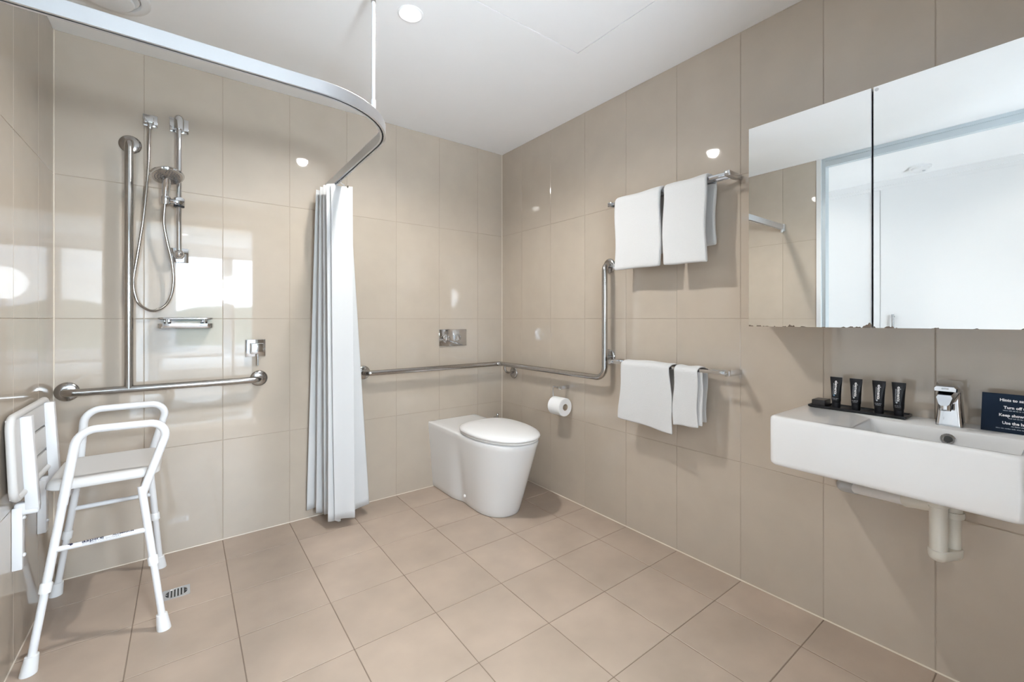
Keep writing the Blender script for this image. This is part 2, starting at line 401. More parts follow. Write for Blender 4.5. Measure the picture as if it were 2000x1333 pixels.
obj('disc', lathe(NB(), [(.02, 0), (.02, -.016), (.074, -.016), (.078, -.019), (.074, -.024), (.05, -.027), (.001, -.028)], (VX, VY, ZC), n=40), 'plastic', t)
t = thing('smoke_detector', 'small white round smoke detector on the hall ceiling, seen in the mirror', 'smoke detector', (-1.238, .80, ZC))
obj('base', lathe(NB(), [(.068, 0), (.068, -.014), (.056, -.016), (.001, -.016)], (-1.238, .80, ZC)), 'plastic', t)
obj('dome', lathe(NB(), [(.056, -.016), (.054, -.030), (.040, -.042), (.001, -.044)], (-1.238, .80, ZC)), 'plastic', t)
obj('test_button', lathe(NB(), [(.009, -.036), (.009, -.048), (.001, -.048)], (-1.218, .775, ZC), n=12), 'grey_pl', t)

t = thing('bed', 'double bed with white bedding in the bedroom beyond the doorway', 'bed', (.55, -2.05, 0))
obj('base', bx(-.20, 1.30, -2.95, -1.22, .06, .32, bev=.01), 'white_paint', t)
for x, y in ((-.1, -2.85), (1.2, -2.85), (-.1, -1.32), (1.2, -1.32)): obj('leg', bx(x-.03, x+.03, y-.03, y+.03, -.0008, .06), 'dark', t)
obj('duvet', bx(-.24, 1.34, -2.96, -1.17, .322, .56, bev=.06, seg=4), 'paper', t)
for x in (.16, .94): obj('pillow', bx(x-.34, x+.34, -2.92, -2.48, .562, .70, bev=.065, seg=4), 'paper', t)
gx_, gy_, gz_ = .45, -.80, 1.44  # unseen glowing globe, added to brighten the back wall and ceiling
t = thing('fill_lamp', 'white globe fill lamp added out of view behind the doorway', 'lamp', (gx_, gy_, 0))
bm = NB(); bmesh.ops.create_icosphere(bm, subdivisions=3, radius=.15, matrix=Matrix.Translation((gx_, gy_, gz_))); obj('globe', bm, 'globe', t)
obj('stem', tube(NB(), [(gx_, gy_, .02), (gx_, gy_, gz_-.149)], .012, 14), 'satin', t)
obj('foot', lathe(NB(), [(.13, 0), (.13, .012), (.02, .022), (.001, .022)], (gx_, gy_, -.0005)), 'satin', t)

t = thing('fill_uplight', 'short white fill light added out of view on the bedroom floor', 'lamp', (UPX, UPY, 0))  # body of the added ceiling fill spot
obj('foot', lathe(NB(), [(.10, 0), (.10, .012), (.02, .02), (.001, .02)], (UPX, UPY, -.0006)), 'plastic', t)
obj('stem', tube(NB(), [(UPX, UPY, .018), (UPX, UPY, .16)], .014, 14), 'plastic', t)
obj('bowl', lathe(NB(), [(.02, -.14), (.16, -.10), (.27, -.02), (.265, -.018), (.15, -.09), (.02, -.128)], (UPX, UPY, UPZ), (.12, .34, 1), 32), 'plastic', t)

# ------------------------------------------------------------------ shower curtain rail
RX, RY, RZ0, RZ1, RR = .637, 1.480, 1.820, 1.862, .30
t = thing('curtain_rail', 'curved silver shower curtain rail hung from a white rod below the ceiling', 'curtain rail', (RX, RY, RZ0))
ctr = []
for k in range(7): ctr.append((XL+.001+(RX-RR-XL)*k/6, RY))
for k in range(1, 19):
    a = -PI/2+PI/2*k/18; ctr.append((RX-RR+RR*math.cos(a), RY+RR+RR*math.sin(a)))
for k in range(1, 8): ctr.append((RX, RY+RR+(YB-.001-RY-RR)*k/7))
def profile(cs):
    rings = []
    for i, (x, y) in enumerate(ctr):
        a = Vector(ctr[max(i-1, 0)]); b = Vector(ctr[min(i+1, len(ctr)-1)]); tv = (b-a).normalized(); nv = Vector((tv.y, -tv.x))  # outward
        rings.append([Vector((x+nv.x*o, y+nv.y*o, z)) for o, z in cs])
    return rings
h = .0105; s = .0032
# C-section open below: outer web, top, inner web with a slot
cs = [(s, RZ0), (h, RZ0), (h, RZ1-.002), (h-.002, RZ1), (-h+.002, RZ1), (-h, RZ1-.002), (-h, RZ0), (-s, RZ0), (-s, RZ0+.003), (-h+.0016, RZ0+.003), (-h+.0016, RZ1-.003), (h-.0016, RZ1-.003), (h-.0016, RZ0+.003), (s, RZ0+.003)]
bm = NB(); loft(bm, profile(cs)); obj('track', bm, 'alu', t, angle=30)
bm = NB(); loft(bm, profile([(-s-.001, RZ0+.0035), (s+.001, RZ0+.0035), (s+.001, RZ0+.006), (-s-.001, RZ0+.006)])); obj('slot', bm, 'dark', t)
px, py = .545, 1.572
obj('hanger_rod', tube(NB(), [(px, py, RZ1), (px, py, ZC)], .0062, 16), 'powder', t)
obj('rod_clamp', lathe(NB(), [(.0085, 0), (.0085, .040), (.007, .043)], (px, py, RZ1-.004), n=18), 'powder', t)
obj('rod_clamp', lathe(NB(), [(.0085, -.062), (.0085, -.010), (.022, -.006), (.022, 0)], (px, py, ZC), n=18), 'satin', t)
obj('end_bracket', bx(XL+.0003, XL+.028, RY-.014, RY+.014, RZ0-.012, RZ1+.004, bev=.003), 'alu', t)
obj('end_stop', bx(XL+.028, XL+.046, RY-.007, RY+.007, RZ0-.022, RZ0+.002, bev=.003), 'plastic', t)

# ------------------------------------------------------------------ shower curtain
top = [(.567, 2.535), (.682, 2.515), (.566, 2.475), (.690, 2.448), (.567, 2.412), (.700, 2.385), (.570, 2.352), (.618, 2.350), (.590, 2.336), (.694, 2.316)]
bot = [(.532, 2.596), (.66, 2.596), (.560, 2.535), (.78, 2.528), (.578, 2.470), (.838, 2.452), (.594, 2.408), (.662, 2.404), (.617, 2.386), (.722, 2.360)]
def foldpath(pts, n=24, rnd=.30):
    out = []
    for i in range(len(pts)-1):
        a, b = Vector(pts[i]), Vector(pts[i+1])
        for k in range(n): out.append(a.lerp(b, k/n))
    out.append(Vector(pts[-1]))
    for _ in range(6):
        out = [out[0]]+[(out[i-1]+out[i]*2+out[i+1])/4 for i in range(1, len(out)-1)]+[out[-1]]
    return out
ft, fb = foldpath(top), foldpath(bot); NZ = 46
rows = []
for j in range(NZ+1):
    f = j/NZ; e = f**.85; row = []
    for i, (a, b) in enumerate(zip(ft, fb)):
        u = i/(len(ft)-1)
        p = a.lerp(b, e)
        wob = .0025*math.sin(u*41+f*2.2)*(.3+f)+.003*math.sin(u*17+f*5)*f
        z0 = 1.806-.014*u-.006*math.sin(u*22); z1 = .040+.012*math.sin(u*15)+(.012 if u < .75 else 0)
        # a narrow pleat down the leading panel
        pl = 0
        row.append((p.x+wob-pl*.2, p.y+wob*.8-pl*.35, z0+(z1-z0)*f))
    rows.append(row)
t = thing('shower_curtain', 'white fabric shower curtain bunched in folds at the end of the rail', 'curtain', (.62, 2.42, 0))
mods(obj('cloth', sheet(NB(), rows), 'curtain', t, angle=180), solid=.0016)
for y, x in ((2.332, .672), (2.366, .60), (2.398, .66), (2.43, .60), (2.462, .65), (2.50, .62)):
    k = obj('hook', tube(NB(), [(RX, y, RZ0+.002), (RX, y, RZ0-.010), (RX+(x-RX)*.6, y-.004, 1.796), (RX+(x-RX)*.6, y+.004, 1.792), (RX, y, RZ0-.012)], .0011, 8, rad=.003, seg=4), 'plastic', t)
obj('eyelet', lathe(NB(), [(.003, 0), (.0062, 0), (.0062, .003), (.003, .003)], (.671, 2.3215, 1.788), axis=(.27, -.96, 0), n=16), 'chrome', t)

# ------------------------------------------------------------------ grab rails
FL = [(.0, 0), (.039, 0), (.0405, .003), (.0385, .007), (.031, .0105), (.021, .0125), (.0165, .013)]
def flange(parent, p, axis): return obj('flange', lathe(NB(), FL, p, axis, 32), 'brushed', parent)
GR = .0158
t = thing('grab_rail', 'T-shaped brushed steel grab rail on the shower wall beside the hand shower', 'grab rail', (-.045, YB, .795))
gy = YB-.062
obj('bar', tube(NB(), [(-.396, YB, .795), (-.396, gy, .795), (.308, gy, .795), (.308, YB, .795)], GR, 18, rad=.046), 'brushed', t)
obj('upright', tube(NB(), [(-.195, gy, .795), (-.195, gy, 1.892), (-.195, YB, 1.892)], GR, 18, rad=.046), 'brushed', t)
for p in ((-.396, YB, .795), (.308, YB, .795), (-.195, YB, 1.892)): flange(t, p, (0, -1, 0))
t = thing('grab_rail', 'long cranked steel grab rail turning the corner behind the toilet and rising at its end', 'grab rail', (1.45, YB, .785))
gx = XR-.064; z = .784
obj('bar', tube(NB(), [(.848, YB, z), (.848, gy, z), (gx, gy, z), (gx, 1.578, z), (gx, 1.578, 1.397), (XR, 1.592, 1.397)], GR, 18, rad=[.046, .05, .06, .046]), 'brushed', t)
flange(t, (.848, YB, z), (0, -1, 0)); flange(t, (XR, 1.598, 1.397), (-1, 0, 0))
f = flange(t, (XR, 1.598, .896), (-1, 0, 0)); obj('stub', tube(NB(), [(XR, 1.594, .896), (gx, 1.579, .896)], .010, 14), 'brushed', t)
f = flange(t, (XR, 2.476, .722), (-1, 0, 0))
obj('stub', tube(NB(), [(gx, 2.50, z), (gx, 2.497, .726), (XR, 2.478, .722)], .0075, 14, rad=.03), 'brushed', t)

# ------------------------------------------------------------------ hand shower set
t = thing('hand_shower', 'chrome hand shower on a slide rail with a looping hose beside the steel upright', 'shower', (-.02, YB, 1.71))
sx, sy = -.0205, YB-.058
obj('slide_rail', tube(NB(), [(sx, sy, 1.402), (sx, sy, 2.03)], .0100, 18), 'chrome', t)
for z, nm in ((2.022, 'rail_bracket'), (1.406, 'rail_bracket')):
    bm = bx(sx-.036, sx+.036, YB-.007, YB, z-.034, z+.034, bev=.002)
    b = obj(nm, bm, 'chrome', t)
    lathe_p = [(.020, 0), (.021, .030), (.020, .058), (.0165, .070), (.010, .077), (.001, .079)]
    if z > 2: obj('boss', tube(NB(), [(sx, YB-.004, z+.006), (sx, sy, z+.028), (sx, sy, z-.036)], .0190, 24, rad=.026, seg=10), 'chrome', b)
    else: obj('boss', lathe(NB(), lathe_p, (sx, YB-.004, z), (0, -1, 0), 28), 'chrome', b)
# slider and holder
bm = lathe(NB(), [(.0215, -.017), (.0225, -.010), (.0225, .010), (.0215, .017)], (sx, sy, 1.648), (0, 0, 1), 28)
tube(bm, [(sx, sy-.004, 1.648), (-.066, sy-.014, 1.645)], .0125, 18)
lathe(bm, [(.0165, -.016), (.0175, -.008), (.0175, .012), (.016, .018)], (-.068, sy-.016, 1.646), (0, -.15, 1), 24)
sl = obj('slider', bm, 'chrome', t)
obj('slider_collar', lathe(NB(), [(.0205, 0), (.0205, -.006), (.012, -.006)], (sx, sy, 1.631), (0, 0, 1), 24), 'black', sl)
obj('knob', lathe(NB(), [(.016, 0), (.0175, .008), (.0165, .020), (.001, .022)], (sx, sy-.018, 1.648), (.2, -1, 0), 22), 'chrome', sl)
# handset: handle up from the holder, wide flat head facing down and out
hp = [(-.0705, sy-.014, 1.628), (-.0695, sy-.018, 1.665), (-.067, sy-.026, 1.700), (-.064, sy-.044, 1.735), (-.062, sy-.064, 1.753)]
hd = obj('handset', tube(NB(), hp, [.0105, .0125, .0155, .017, .020], 18), 'chrome', t)
hc = Vector((-.062, sy-.072, 1.747)); ax = Vector((.10, -.36, -.93)).normalized()
obj('head', lathe(NB(), [(.001, -.020), (.030, -.018), (.052, -.010), (.061, -.002), (.063, .004), (.060, .009), (.055, .0095)], hc, ax, 36), 'chrome', hd)
face = obj('spray_face', lathe(NB(), [(.055, .0088), (.055, .0105), (.02, .0115), (.001, .0115)], hc, ax, 36), 'satin', hd)
u = ax.orthogonal().normalized(); v = ax.cross(u); bm = NB()
for ring, cnt in ((.014, 8), (.024, 14), (.034, 20), (.044, 26)):
    for k in range(cnt):
        a = 2*PI*k/cnt
        if abs(math.sin(a*1.5+.6)) < .28 and ring > .02: continue
        p = hc+ax*.0105+(u*math.cos(a)+v*math.sin(a))*ring
        lathe(bm, [(.0021, 0), (.0016, .0022)], p, ax, 6)
n_ = obj('nozzles', bm, 'weephole', hd); n_['kind'] = 'stuff'
# hose
hose = [(-.125, YB-.038, 1.985), (-.128, YB-.048, 1.90), (-.131, YB-.052, 1.78), (-.146, YB-.052, 1.57), (-.166, YB-.050, 1.40), (-.181, YB-.045, 1.27), (-.169, YB-.042, 1.185), (-.140, YB-.040, 1.150), (-.110, YB-.040, 1.142), (-.075, YB-.042, 1.162), (-.052, YB-.045, 1.205), (-.041, YB-.050, 1.28), (-.047, YB-.055, 1.37), (-.062, YB-.062, 1.45), (-.075, YB-.068, 1.54), (-.0715, YB-.072, 1.632)]
def catmull(P, n=10):
    P = [Vector(p) for p in P]; P = [P[0]*2-P[1]]+P+[P[-1]*2-P[-2]]; out = []
    for i in range(1, len(P)-2):
        a, b, c, d = P[i-1:i+3]
        for k in range(n):
            s = k/n; out.append(.5*((2*b)+(c-a)*s+(2*a-5*b+4*c-d)*s*s+(3*b-a-3*c+d)*s**3))
    out.append(P[-2]); return out
hpnt = catmull(hose, 22)
obj('hose', tube(NB(), hpnt, [.0062 if i % 2 else .0052 for i in range(len(hpnt))], 12), 'satin', t)
bm = bx(-.152, -.099, YB-.008, YB, 1.990, 2.044, bev=.003); o = obj('wall_outlet', bm, 'chrome', t)
obj('cradle', bx(-.146, -.112, YB-.040, YB-.007, 1.995, 2.026, bev=.003), 'chrome', o)
obj('hose_nut', lathe(NB(), [(.0085, -.016), (.0095, -.014), (.0095, .010), (.008, .012)], (-.125, YB-.036, 1.985), (0, 0, 1), 16), 'chrome', o)

# ------------------------------------------------------------------ soap rack, mixer, flush plate
t = thing('soap_rack', 'chrome wire soap rack on the shower wall below the hose loop', 'soap rack', (.005, YB, 1.085))
x0, x1, yf = -.099, .110, YB-.088
def rr_path(z, x0, x1, y0, y1, r):
    P = rrect(x0, x1, y0, y1, r, z, 6); P.append(P[0]); return P
obj('top_rim', tube(NB(), rr_path(1.106, x0+.004, x1-.004, yf+.004, YB-.006, .022), .0048, 12, cap=False), 'chrome', t)
bm = NB(); loft(bm, [rrect(x0+.003, x1-.003, yf+.003, YB-.003, .022, 1.060), rrect(x0, x1, yf, YB-.001, .024, 1.064), rrect(x0, x1, yf, YB-.001, .024, 1.082), rrect(x0+.002, x1-.002, yf+.002, YB-.003, .022, 1.082), rrect(x0+.003, x1-.003, yf+.003, YB-.004, .022, 1.066)])
obj('dish', bm, 'chrome', t)
for x in (x0+.035, x1-.035):
    obj('post', tube(NB(), [(x, yf+.004, 1.080), (x, yf+.004, 1.106)], .0045, 12), 'chrome', t)
    obj('wall_mount', bx(x-.014, x+.014, YB-.012, YB, 1.078, 1.110, bev=.002), 'chrome', t)
t = thing('shower_mixer', 'square chrome shower mixer plate with a pin lever above the rail end', 'mixer tap', (.292, YB, .955))
obj('plate', bx(.247, .338, YB-.006, YB, .909, .998, bev=.0025), 'chrome', t)
obj('body', bx(.266, .326, YB-.052, YB-.005, .925, .980, bev=.004), 'chrome', t)
obj('lever', tube(NB(), [(.299, YB-.040, .935), (.299, YB-.043, .866)], .0036, 12), 'chrome', t)
t = thing('flush_plate', 'rectangular chrome flush plate with two buttons on the wall above the toilet', 'flush plate', (1.4525, YB, .978))
obj('plate', bx(1.347, 1.557, YB-.009, YB, .921, 1.034, bev=.003), 'chrome', t)
for x in (1.402, 1.489):
    b = obj('button', lathe(NB(), [(.023, 0), (.023, .003), (.020, .005), (.012, .0035), (.001, .003)], (x, YB-.008, .978), (0, -1, 0), 28), 'chrome', t)
    obj('ring', lathe(NB(), [(.0235, 0), (.026, 0), (.026, .0015), (.0235, .0015)], (x, YB-.0088, .978), (0, -1, 0), 28), 'satin', b)

# ------------------------------------------------------------------ toilet
TX = 1.4545
t = thing('toilet', 'white ceramic back-to-wall toilet with closed lid in the corner', 'toilet', (TX, 2.25, 0))
def toilet_ring(f, z, inset=0.):
    """plan outline at relative height f: rear box half width b, bowl half width a reaching forward to yf"""
    b = .149+(.183-.149)*f; a = .128+(.183-.128)*f**.9; yf = 1.952+(1.802-1.952)*f; yc = 2.13-.03*f
    a -= inset; b -= inset; yf += inset
    half = []
    for k in range(21):                                     # front bowl, from the nose back to yc
        th = PI/2*k/20; e = 2.25
        half.append((a*math.sin(th)**(2/e) if k else 0., yc-(yc-yf)*math.cos(th)**(2/e)))
    yb = YB-.0005-inset*.3
    for k in range(1, 25):
        s = k/24; y = yc+(yb-yc)*s; st = min(1, max(0, (s-.12)/.45)); st = st*st*(3-2*st)
        wv = a+(b-a)*st; wv -= (.016*(1-f)+.018*f*(1-f))*math.exp(-((s-.30)/.10)**2)*.8
        half.append((wv, y))
    R = [Vector((TX+x, y, z)) for x, y in half]; Lf = [Vector((TX-x, y, z)) for x, y in half[1:]]
    return R+Lf[::-1]
H = .432
rings = [toilet_ring(0, 0.0005, .004), toilet_ring(0, .006)]+[toilet_ring(k/16, .006+(H-.014)*k/16) for k in range(1, 17)]
rings += [toilet_ring(1, H-.003, .002), toilet_ring(1, H+.0, .006), toilet_ring(1, H+.002, .014), toilet_ring(1, H+.003, .05), toilet_ring(1, H+.003, .10)]
bm = NB(); loft(bm, rings); obj('pan', bm, 'ceramic', t, angle=60)
obj('bolt_cap', lathe(NB(), [(.010, 0), (.010, .004), (.006, .008), (.001, .009)], (TX-.134, 2.235, .055), (-1, 0, 0), 16), 'plastic', t)
def lid_ring(k, z, w=.191, y0=1.786, y1=2.318):
    out = []; yc = 2.095; n = 48
    for i in range(n):
        th = 2*PI*i/n; c, s_ = math.cos(th), math.sin(th)
        e = 2.15 if c < 0 else 2.9
        r = (y1-yc) if c > 0 else (yc-y0)
        x = w*abs(s_)**(2/e)*(1 if s_ >= 0 else -1); y = yc+r*abs(c)**(2/e)*(1 if c >= 0 else -1)
        out.append(Vector((TX+x*k, yc+(y-yc)*k, z)))
    return out
bm = NB(); loft(bm, [lid_ring(.90, .437), lid_ring(.955, .437), lid_ring(.965, .441), lid_ring(.965, .447), lid_ring(.955, .449)])
obj('seat_ring', bm, 'plastic', t)
for x, y in ((TX-.10, 1.90), (TX+.10, 1.90)): obj('seat_buffer', bx(x-.012, x+.012, y-.008, y+.008, .4345, .4375, bev=.001), 'plastic', t)
bm = NB(); loft(bm, [lid_ring(.96, .4495), lid_ring(.99, .4515), lid_ring(1.0, .457), lid_ring(.995, .463), lid_ring(.97, .469), lid_ring(.90, .477), lid_ring(.75, .486), lid_ring(.5, .493), lid_ring(.2, .4965), lid_ring(.02, .497)])
obj('lid', bm, 'plastic', t, angle=60)
for s_ in (-1, 1): obj('hinge', tube(NB(), [(TX+s_*.075-.02, 2.318, .447), (TX+s_*.075+.02, 2.318, .447)], .012, 14), 'plastic', t)
t = thing('stop_valve', 'small chrome stop valve on the wall behind the toilet lid', 'valve', (1.80, YB, .40))
obj('body', tube(NB(), [(1.800, YB, .385), (1.800, YB-.035, .385)], .010, 14), 'chrome', t)
obj('handle', lathe(NB(), [(.006, 0), (.009, .006), (.009, .030), (.006, .034)], (1.800, YB-.030, .386), (.1, -.1, 1), 14), 'chrome', t)

# ------------------------------------------------------------------ paper holder
t = thing('paper_holder', 'chrome toilet paper holder on the right wall below the grab rail', 'paper holder', (XR, 1.92, .685))
obj('block', bx(1.797, XR, 1.915, 1.938, .678, .700, bev=.0015), 'chrome', t)
ay, az = 1.975, .577
obj('arm', tube(NB(), [(1.803, 1.930, .690), (1.803, 1.992, .690), (1.803, 1.992, az+.013), (1.803, 1.888, az+.013)], .0042, 12, rad=.006, seg=4), 'chrome', t)
rb = thing('toilet_roll', 'white toilet paper roll hanging on the chrome holder', 'toilet paper', (1.803, 1.94, az))
ro, ri = .0545, .020; cx, cz = 1.803, az
bm = NB(); y0, y1 = 1.884, 1.984
rg = lambda r, y, n=36: [Vector((cx+r*math.cos(2*PI*k/n), y, cz+r*math.sin(2*PI*k/n))) for k in range(n)]
LL = [rg(ri, y0), rg(ri+.002, y0-.0003), rg(ro-.003, y0), rg(ro, y0+.003), rg(ro, y1-.003), rg(ro-.003, y1), rg(ri, y1)]
loft(bm, LL+[LL[0]], False, False); bmesh.ops.remove_doubles(bm, verts=bm.verts[:], dist=1e-6); obj('paper', bm, 'paper', rb)
bm = NB(); LL = [rg(ri-.0002, y0+.0005), rg(ri-.0015, y0+.0005), rg(ri-.0015, y1-.0005), rg(ri-.0002, y1-.0005)]; loft(bm, LL+[LL[0]], False, False); bmesh.ops.remove_doubles(bm, verts=bm.verts[:], dist=1e-6)
obj('core', bm, 'card', rb)

# ------------------------------------------------------------------ towel rails and towels
def towel_rail(z, label):
    t = thing('towel_rail', label, 'towel rail', (XR, 1.20, z), 'double towel rails on the right wall')
    for y in (.890, 1.508): obj('bracket', bx(1.758, XR, y-.011, y+.011, z-.011, z+.011, bev=.0015), 'chrome', t)
    for x in (1.768, 1.822): obj('bar', bx(x-.003, x+.003, .892, 1.506, z-.0075, z+.0075, bev=.001), 'chrome', t)
towel_rail(1.700, 'upper chrome double towel rail, holding two thick bath towels')
towel_rail(.880, 'lower chrome double towel rail, holding two thinner hand towels')
def towel(label, y0, y1, ztop, zf0, zf1, zb, thick, name='bath_towel', spread=0., seed=0, nY=22, xf=1.752, fold=0.):
    """draped over both bars; y0 is the edge near the camera, y1 the far one; zf0, zf1 front hem heights there"""
    rnd = random.Random(seed); ph = [rnd.uniform(0, 6) for _ in range(6)]
    rows = []; nF, nT, nB = 22, 8, 14
    xb = 1.834; r = .014
    for j in range(nY+1):
        v = j/nY; row = []; zf = zf0+(zf1-zf0)*v
        for i in range(nF+nT+nB+1):
            if i <= nF:
                s = i/nF; zz = zf+(ztop-r-zf)*s; f = 1-s
                xx = xf-.003*f*math.sin(v*5+ph[0])-.003*f*math.sin(v*9+ph[1]+f*1.3)
                yy = y0+(y1-y0)*v; yy += (v-.5)*2*spread*f
                yy += .004*math.sin(s*7+ph[2])*(1 if v < .1 or v > .9 else .4)
                zz += .0012*f*math.sin(v*7+ph[3])
                if fold and v < .35: xx -= fold*f*(.35-v)/.35
            elif i < nF+nT:
                a = (i-nF)/nT; zz = ztop-r*(1-math.sin(PI*a))**1.6*.9; xx = xf+(xb-xf)*a; yy = y0+(y1-y0)*v
                zz -= .002*math.sin(v*8+ph[4])
            else:
                s = (i-nF-nT)/nB; zz = ztop-r-(ztop-r-zb)*s; xx = xb+.005*math.sin(v*7+ph[5])*s
                yy = y0+(y1-y0)*v+.004*math.sin(s*6+ph[1])
            row.append((xx, yy, zz))
        rows.append(row)
    o = tag(obj(name, sheet(NB(), rows), 'towel', None, angle=180), label, 'towel', 'white towels on the two rails')
    mods(o, solid=thick, sub=1); return o
towel('thick white bath towel on the upper rail, beside the steel upright', 1.196, 1.462, 1.718, 1.350, 1.352, 1.42, .020, seed=3)
towel('thick white bath towel on the upper rail, beside the mirror', .976, 1.180, 1.718, 1.345, 1.350, 1.425, .018, seed=5)
towel('larger white hand towel on the lower rail, its hem hanging at a slant', 1.150, 1.424, .896, .582, .602, .66, .008, 'hand_towel', .022, 8)
nt_ = towel('narrow white hand towel on the lower rail, folded into several layers', 1.016, 1.128, .893, .634, .628, .645, .006, 'hand_towel', .003, 11)
for q, (ya, yb_, xo, zb_) in enumerate(((.998, 1.10, .014, .640), (1.012, 1.136, .026, .646))):     # inner folds of the same towel
    rows = [[(1.752+xo+.002*math.sin(v*9+q)-.003*(1-i/12)*math.sin(v*6), ya+(yb_-ya)*v+.002*math.sin(i*.6+q), zb_+.002*math.sin(v*8)+(.880-zb_)*i/12) for i in range(13)] for v in [k/10 for k in range(11)]]
    mods(obj('fold', sheet(NB(), rows), 'towel', nt_, angle=180), solid=.005, sub=1)
# ------------------------------------------------------------------ mirror cabinet
CX, CY0, CY1, CZ0, CZ1 = 1.700, .02, .777, 1.076, 1.823
t = thing('mirror_cabinet', 'wall-mounted mirror cabinet with two mirrored doors above the basin', 'cabinet', (XR, .40, CZ0))
obj('body', bx(CX+.020, XR, CY0+.004, CY1-.004, CZ0+.002, CZ1-.002), 'white_paint', t, smooth=False)
obj('gap_strip', bx(CX+.0185, CX+.0197, CY0+.01, CY1-.01, CZ0+.004, CZ1-.004), 'dark', t, smooth=False)
for a, b in ((.4065, CY1), (CY0, .4015)):
    d = obj('door', bx(CX+.003, CX+.018, a, b, CZ0, CZ1), 'alu', t, smooth=False)
    obj('mirror', bx(CX, CX+.0028, a+.0004, b-.0004, CZ0, CZ1), 'mirror', d, smooth=False)
obj('bumper', lathe(NB(), [(.005, 0), (.005, .001), (.003, .002), (.001, .002)], (CX-.0001, .393, CZ1-.010), (-1, 0, 0), 12), 'plastic', t)

# ------------------------------------------------------------------ basin
BX0, BY0, BY1, BZ0, BZ1 = 1.509, .076, .629, .632, .790
t = thing('wash_basin', 'white rectangular wall-hung ceramic wash basin with a long shelf end', 'basin', (XR, .36, BZ0))
xr_ = XR-.0006
O = lambda i, z, r=.022: rrect(BX0+i, xr_-i*.05, BY0+i, BY1-i, r, z, 7)
I = lambda i, z, r: rrect(BX0+.017+i, 1.722-i*.5, BY0+.016+i*.8, .413-i*1.2, r, z, 7)
rings = [O(.05, BZ0-.0, .03), O(.012, BZ0), O(.004, BZ0+.002), O(.0008, BZ0+.008), O(0, BZ0+.016), O(0, BZ1-.012), O(.001, BZ1-.006), O(.0035, BZ1-.002), O(.008, BZ1),
         I(-.003, BZ1, .009), I(-.0008, BZ1-.0012, .008), I(.0005, BZ1-.005, .008), I(.005, BZ1-.04, .010), I(.012, BZ1-.085, .016), I(.022, BZ1-.100, .026), I(.05, BZ1-.106, .026)]
bm = NB(); loft(bm, rings); obj('bowl', bm, 'ceramic', t, angle=50)
ov = obj('overflow', lathe(NB(), [(.009, .0025), (.0105, .004), (.0145, .004), (.0165, .002), (.0165, -.002)], (1.7195, .238, .762), (-1, 0, .06), 28), 'chrome', t)
obj('overflow_hole', lathe(NB(), [(.0105, .001), (.0105, .0026), (.001, .0026)], (1.7195, .238, .762), (-1, 0, .06), 24), 'dark', ov)
obj('waste_plug', lathe(NB(), [(.032, 0), (.032, .003), (.028, .005), (.001, .005)], (1.62, .247, BZ1-.106), (0, 0, 1), 28), 'chrome', t)
# tap
t = thing('basin_tap', 'chrome lever mixer tap on the back ledge of the basin', 'tap', (1.80, .244, BZ1))
ty = .244
def rr3(cx, cy, hx, hy, z, r): return rrect(cx-hx, cx+hx, cy-hy, cy+hy, r, z, 5)
bm = NB(); loft(bm, [rr3(1.800, ty, .029, .0300, BZ1+.0002, .010), rr3(1.800, ty, .029, .0300, BZ1+.004, .010), rr3(1.802, ty, .027, .0275, BZ1+.030, .010), rr3(1.804, ty, .025, .0250, BZ1+.065, .010), rr3(1.805, ty, .024, .0240, BZ1+.100, .010), rr3(1.805, ty, .020, .020, BZ1+.106, .010)])
b = obj('body', bm, 'chrome', t, angle=25)
def spt(x, z, w0, w1, hz):      # faceted spout section: wide on top, narrow below
    return [Vector((x+q[1]*.30, ty+q[0], z+q[1])) for q in ((-w0*.8, hz), (w0*.8, hz), (w0, hz*.55), (w1, -hz*.7), (w1*.6, -hz), (-w1*.6, -hz), (-w1, -hz*.7), (-w0, hz*.55))]
bm = NB(); loft(bm, [spt(1.800, .878, .0215, .016, .024), spt(1.765, .879, .0215, .0155, .021), spt(1.735, .877, .0205, .0145, .0185), spt(1.712, .874, .0185, .0125, .0165), spt(1.704, .873, .0165, .011, .0145)])
obj('spout', bm, 'chrome', b, angle=20)
obj('aerator', lathe(NB(), [(.0115, .012), (.0125, .002), (.0130, 0), (.0130, -.012), (.0118, -.016), (.0095, -.016)], (1.722, ty, .858), (.10, 0, 1), 24), 'chrome', b)
bm = NB()
def lev(x, z, hy, hz): return [Vector((x, ty+q[0], z+q[1])) for q in ((-hy*.82, hz), (hy*.82, hz), (hy, hz*.2), (hy*.97, -hz), (hy*.80, -hz), (-hy*.80, -hz), (-hy*.97, -hz), (-hy, hz*.2))]
loft(bm, [lev(1.834, .905, .021, .010), lev(1.818, .908, .0255, .013), lev(1.785, .909, .0265, .0125), lev(1.748, .908, .0262, .0115), lev(1.724, .905, .0245, .0090), lev(1.718, .904, .0225, .0065)])
lv = obj('lever', bm, 'chrome', t, angle=20)
obj('temperature_mark', bx(1.7163, 1.7178, ty-.007, ty+.007, .903, .907), 'print_grey', lv)
obj('neck', lathe(NB(), [(.019, 0), (.020, .004), (.019, .008)], (1.806, ty, BZ1+.100), (0, 0, 1), 24), 'chrome', t)
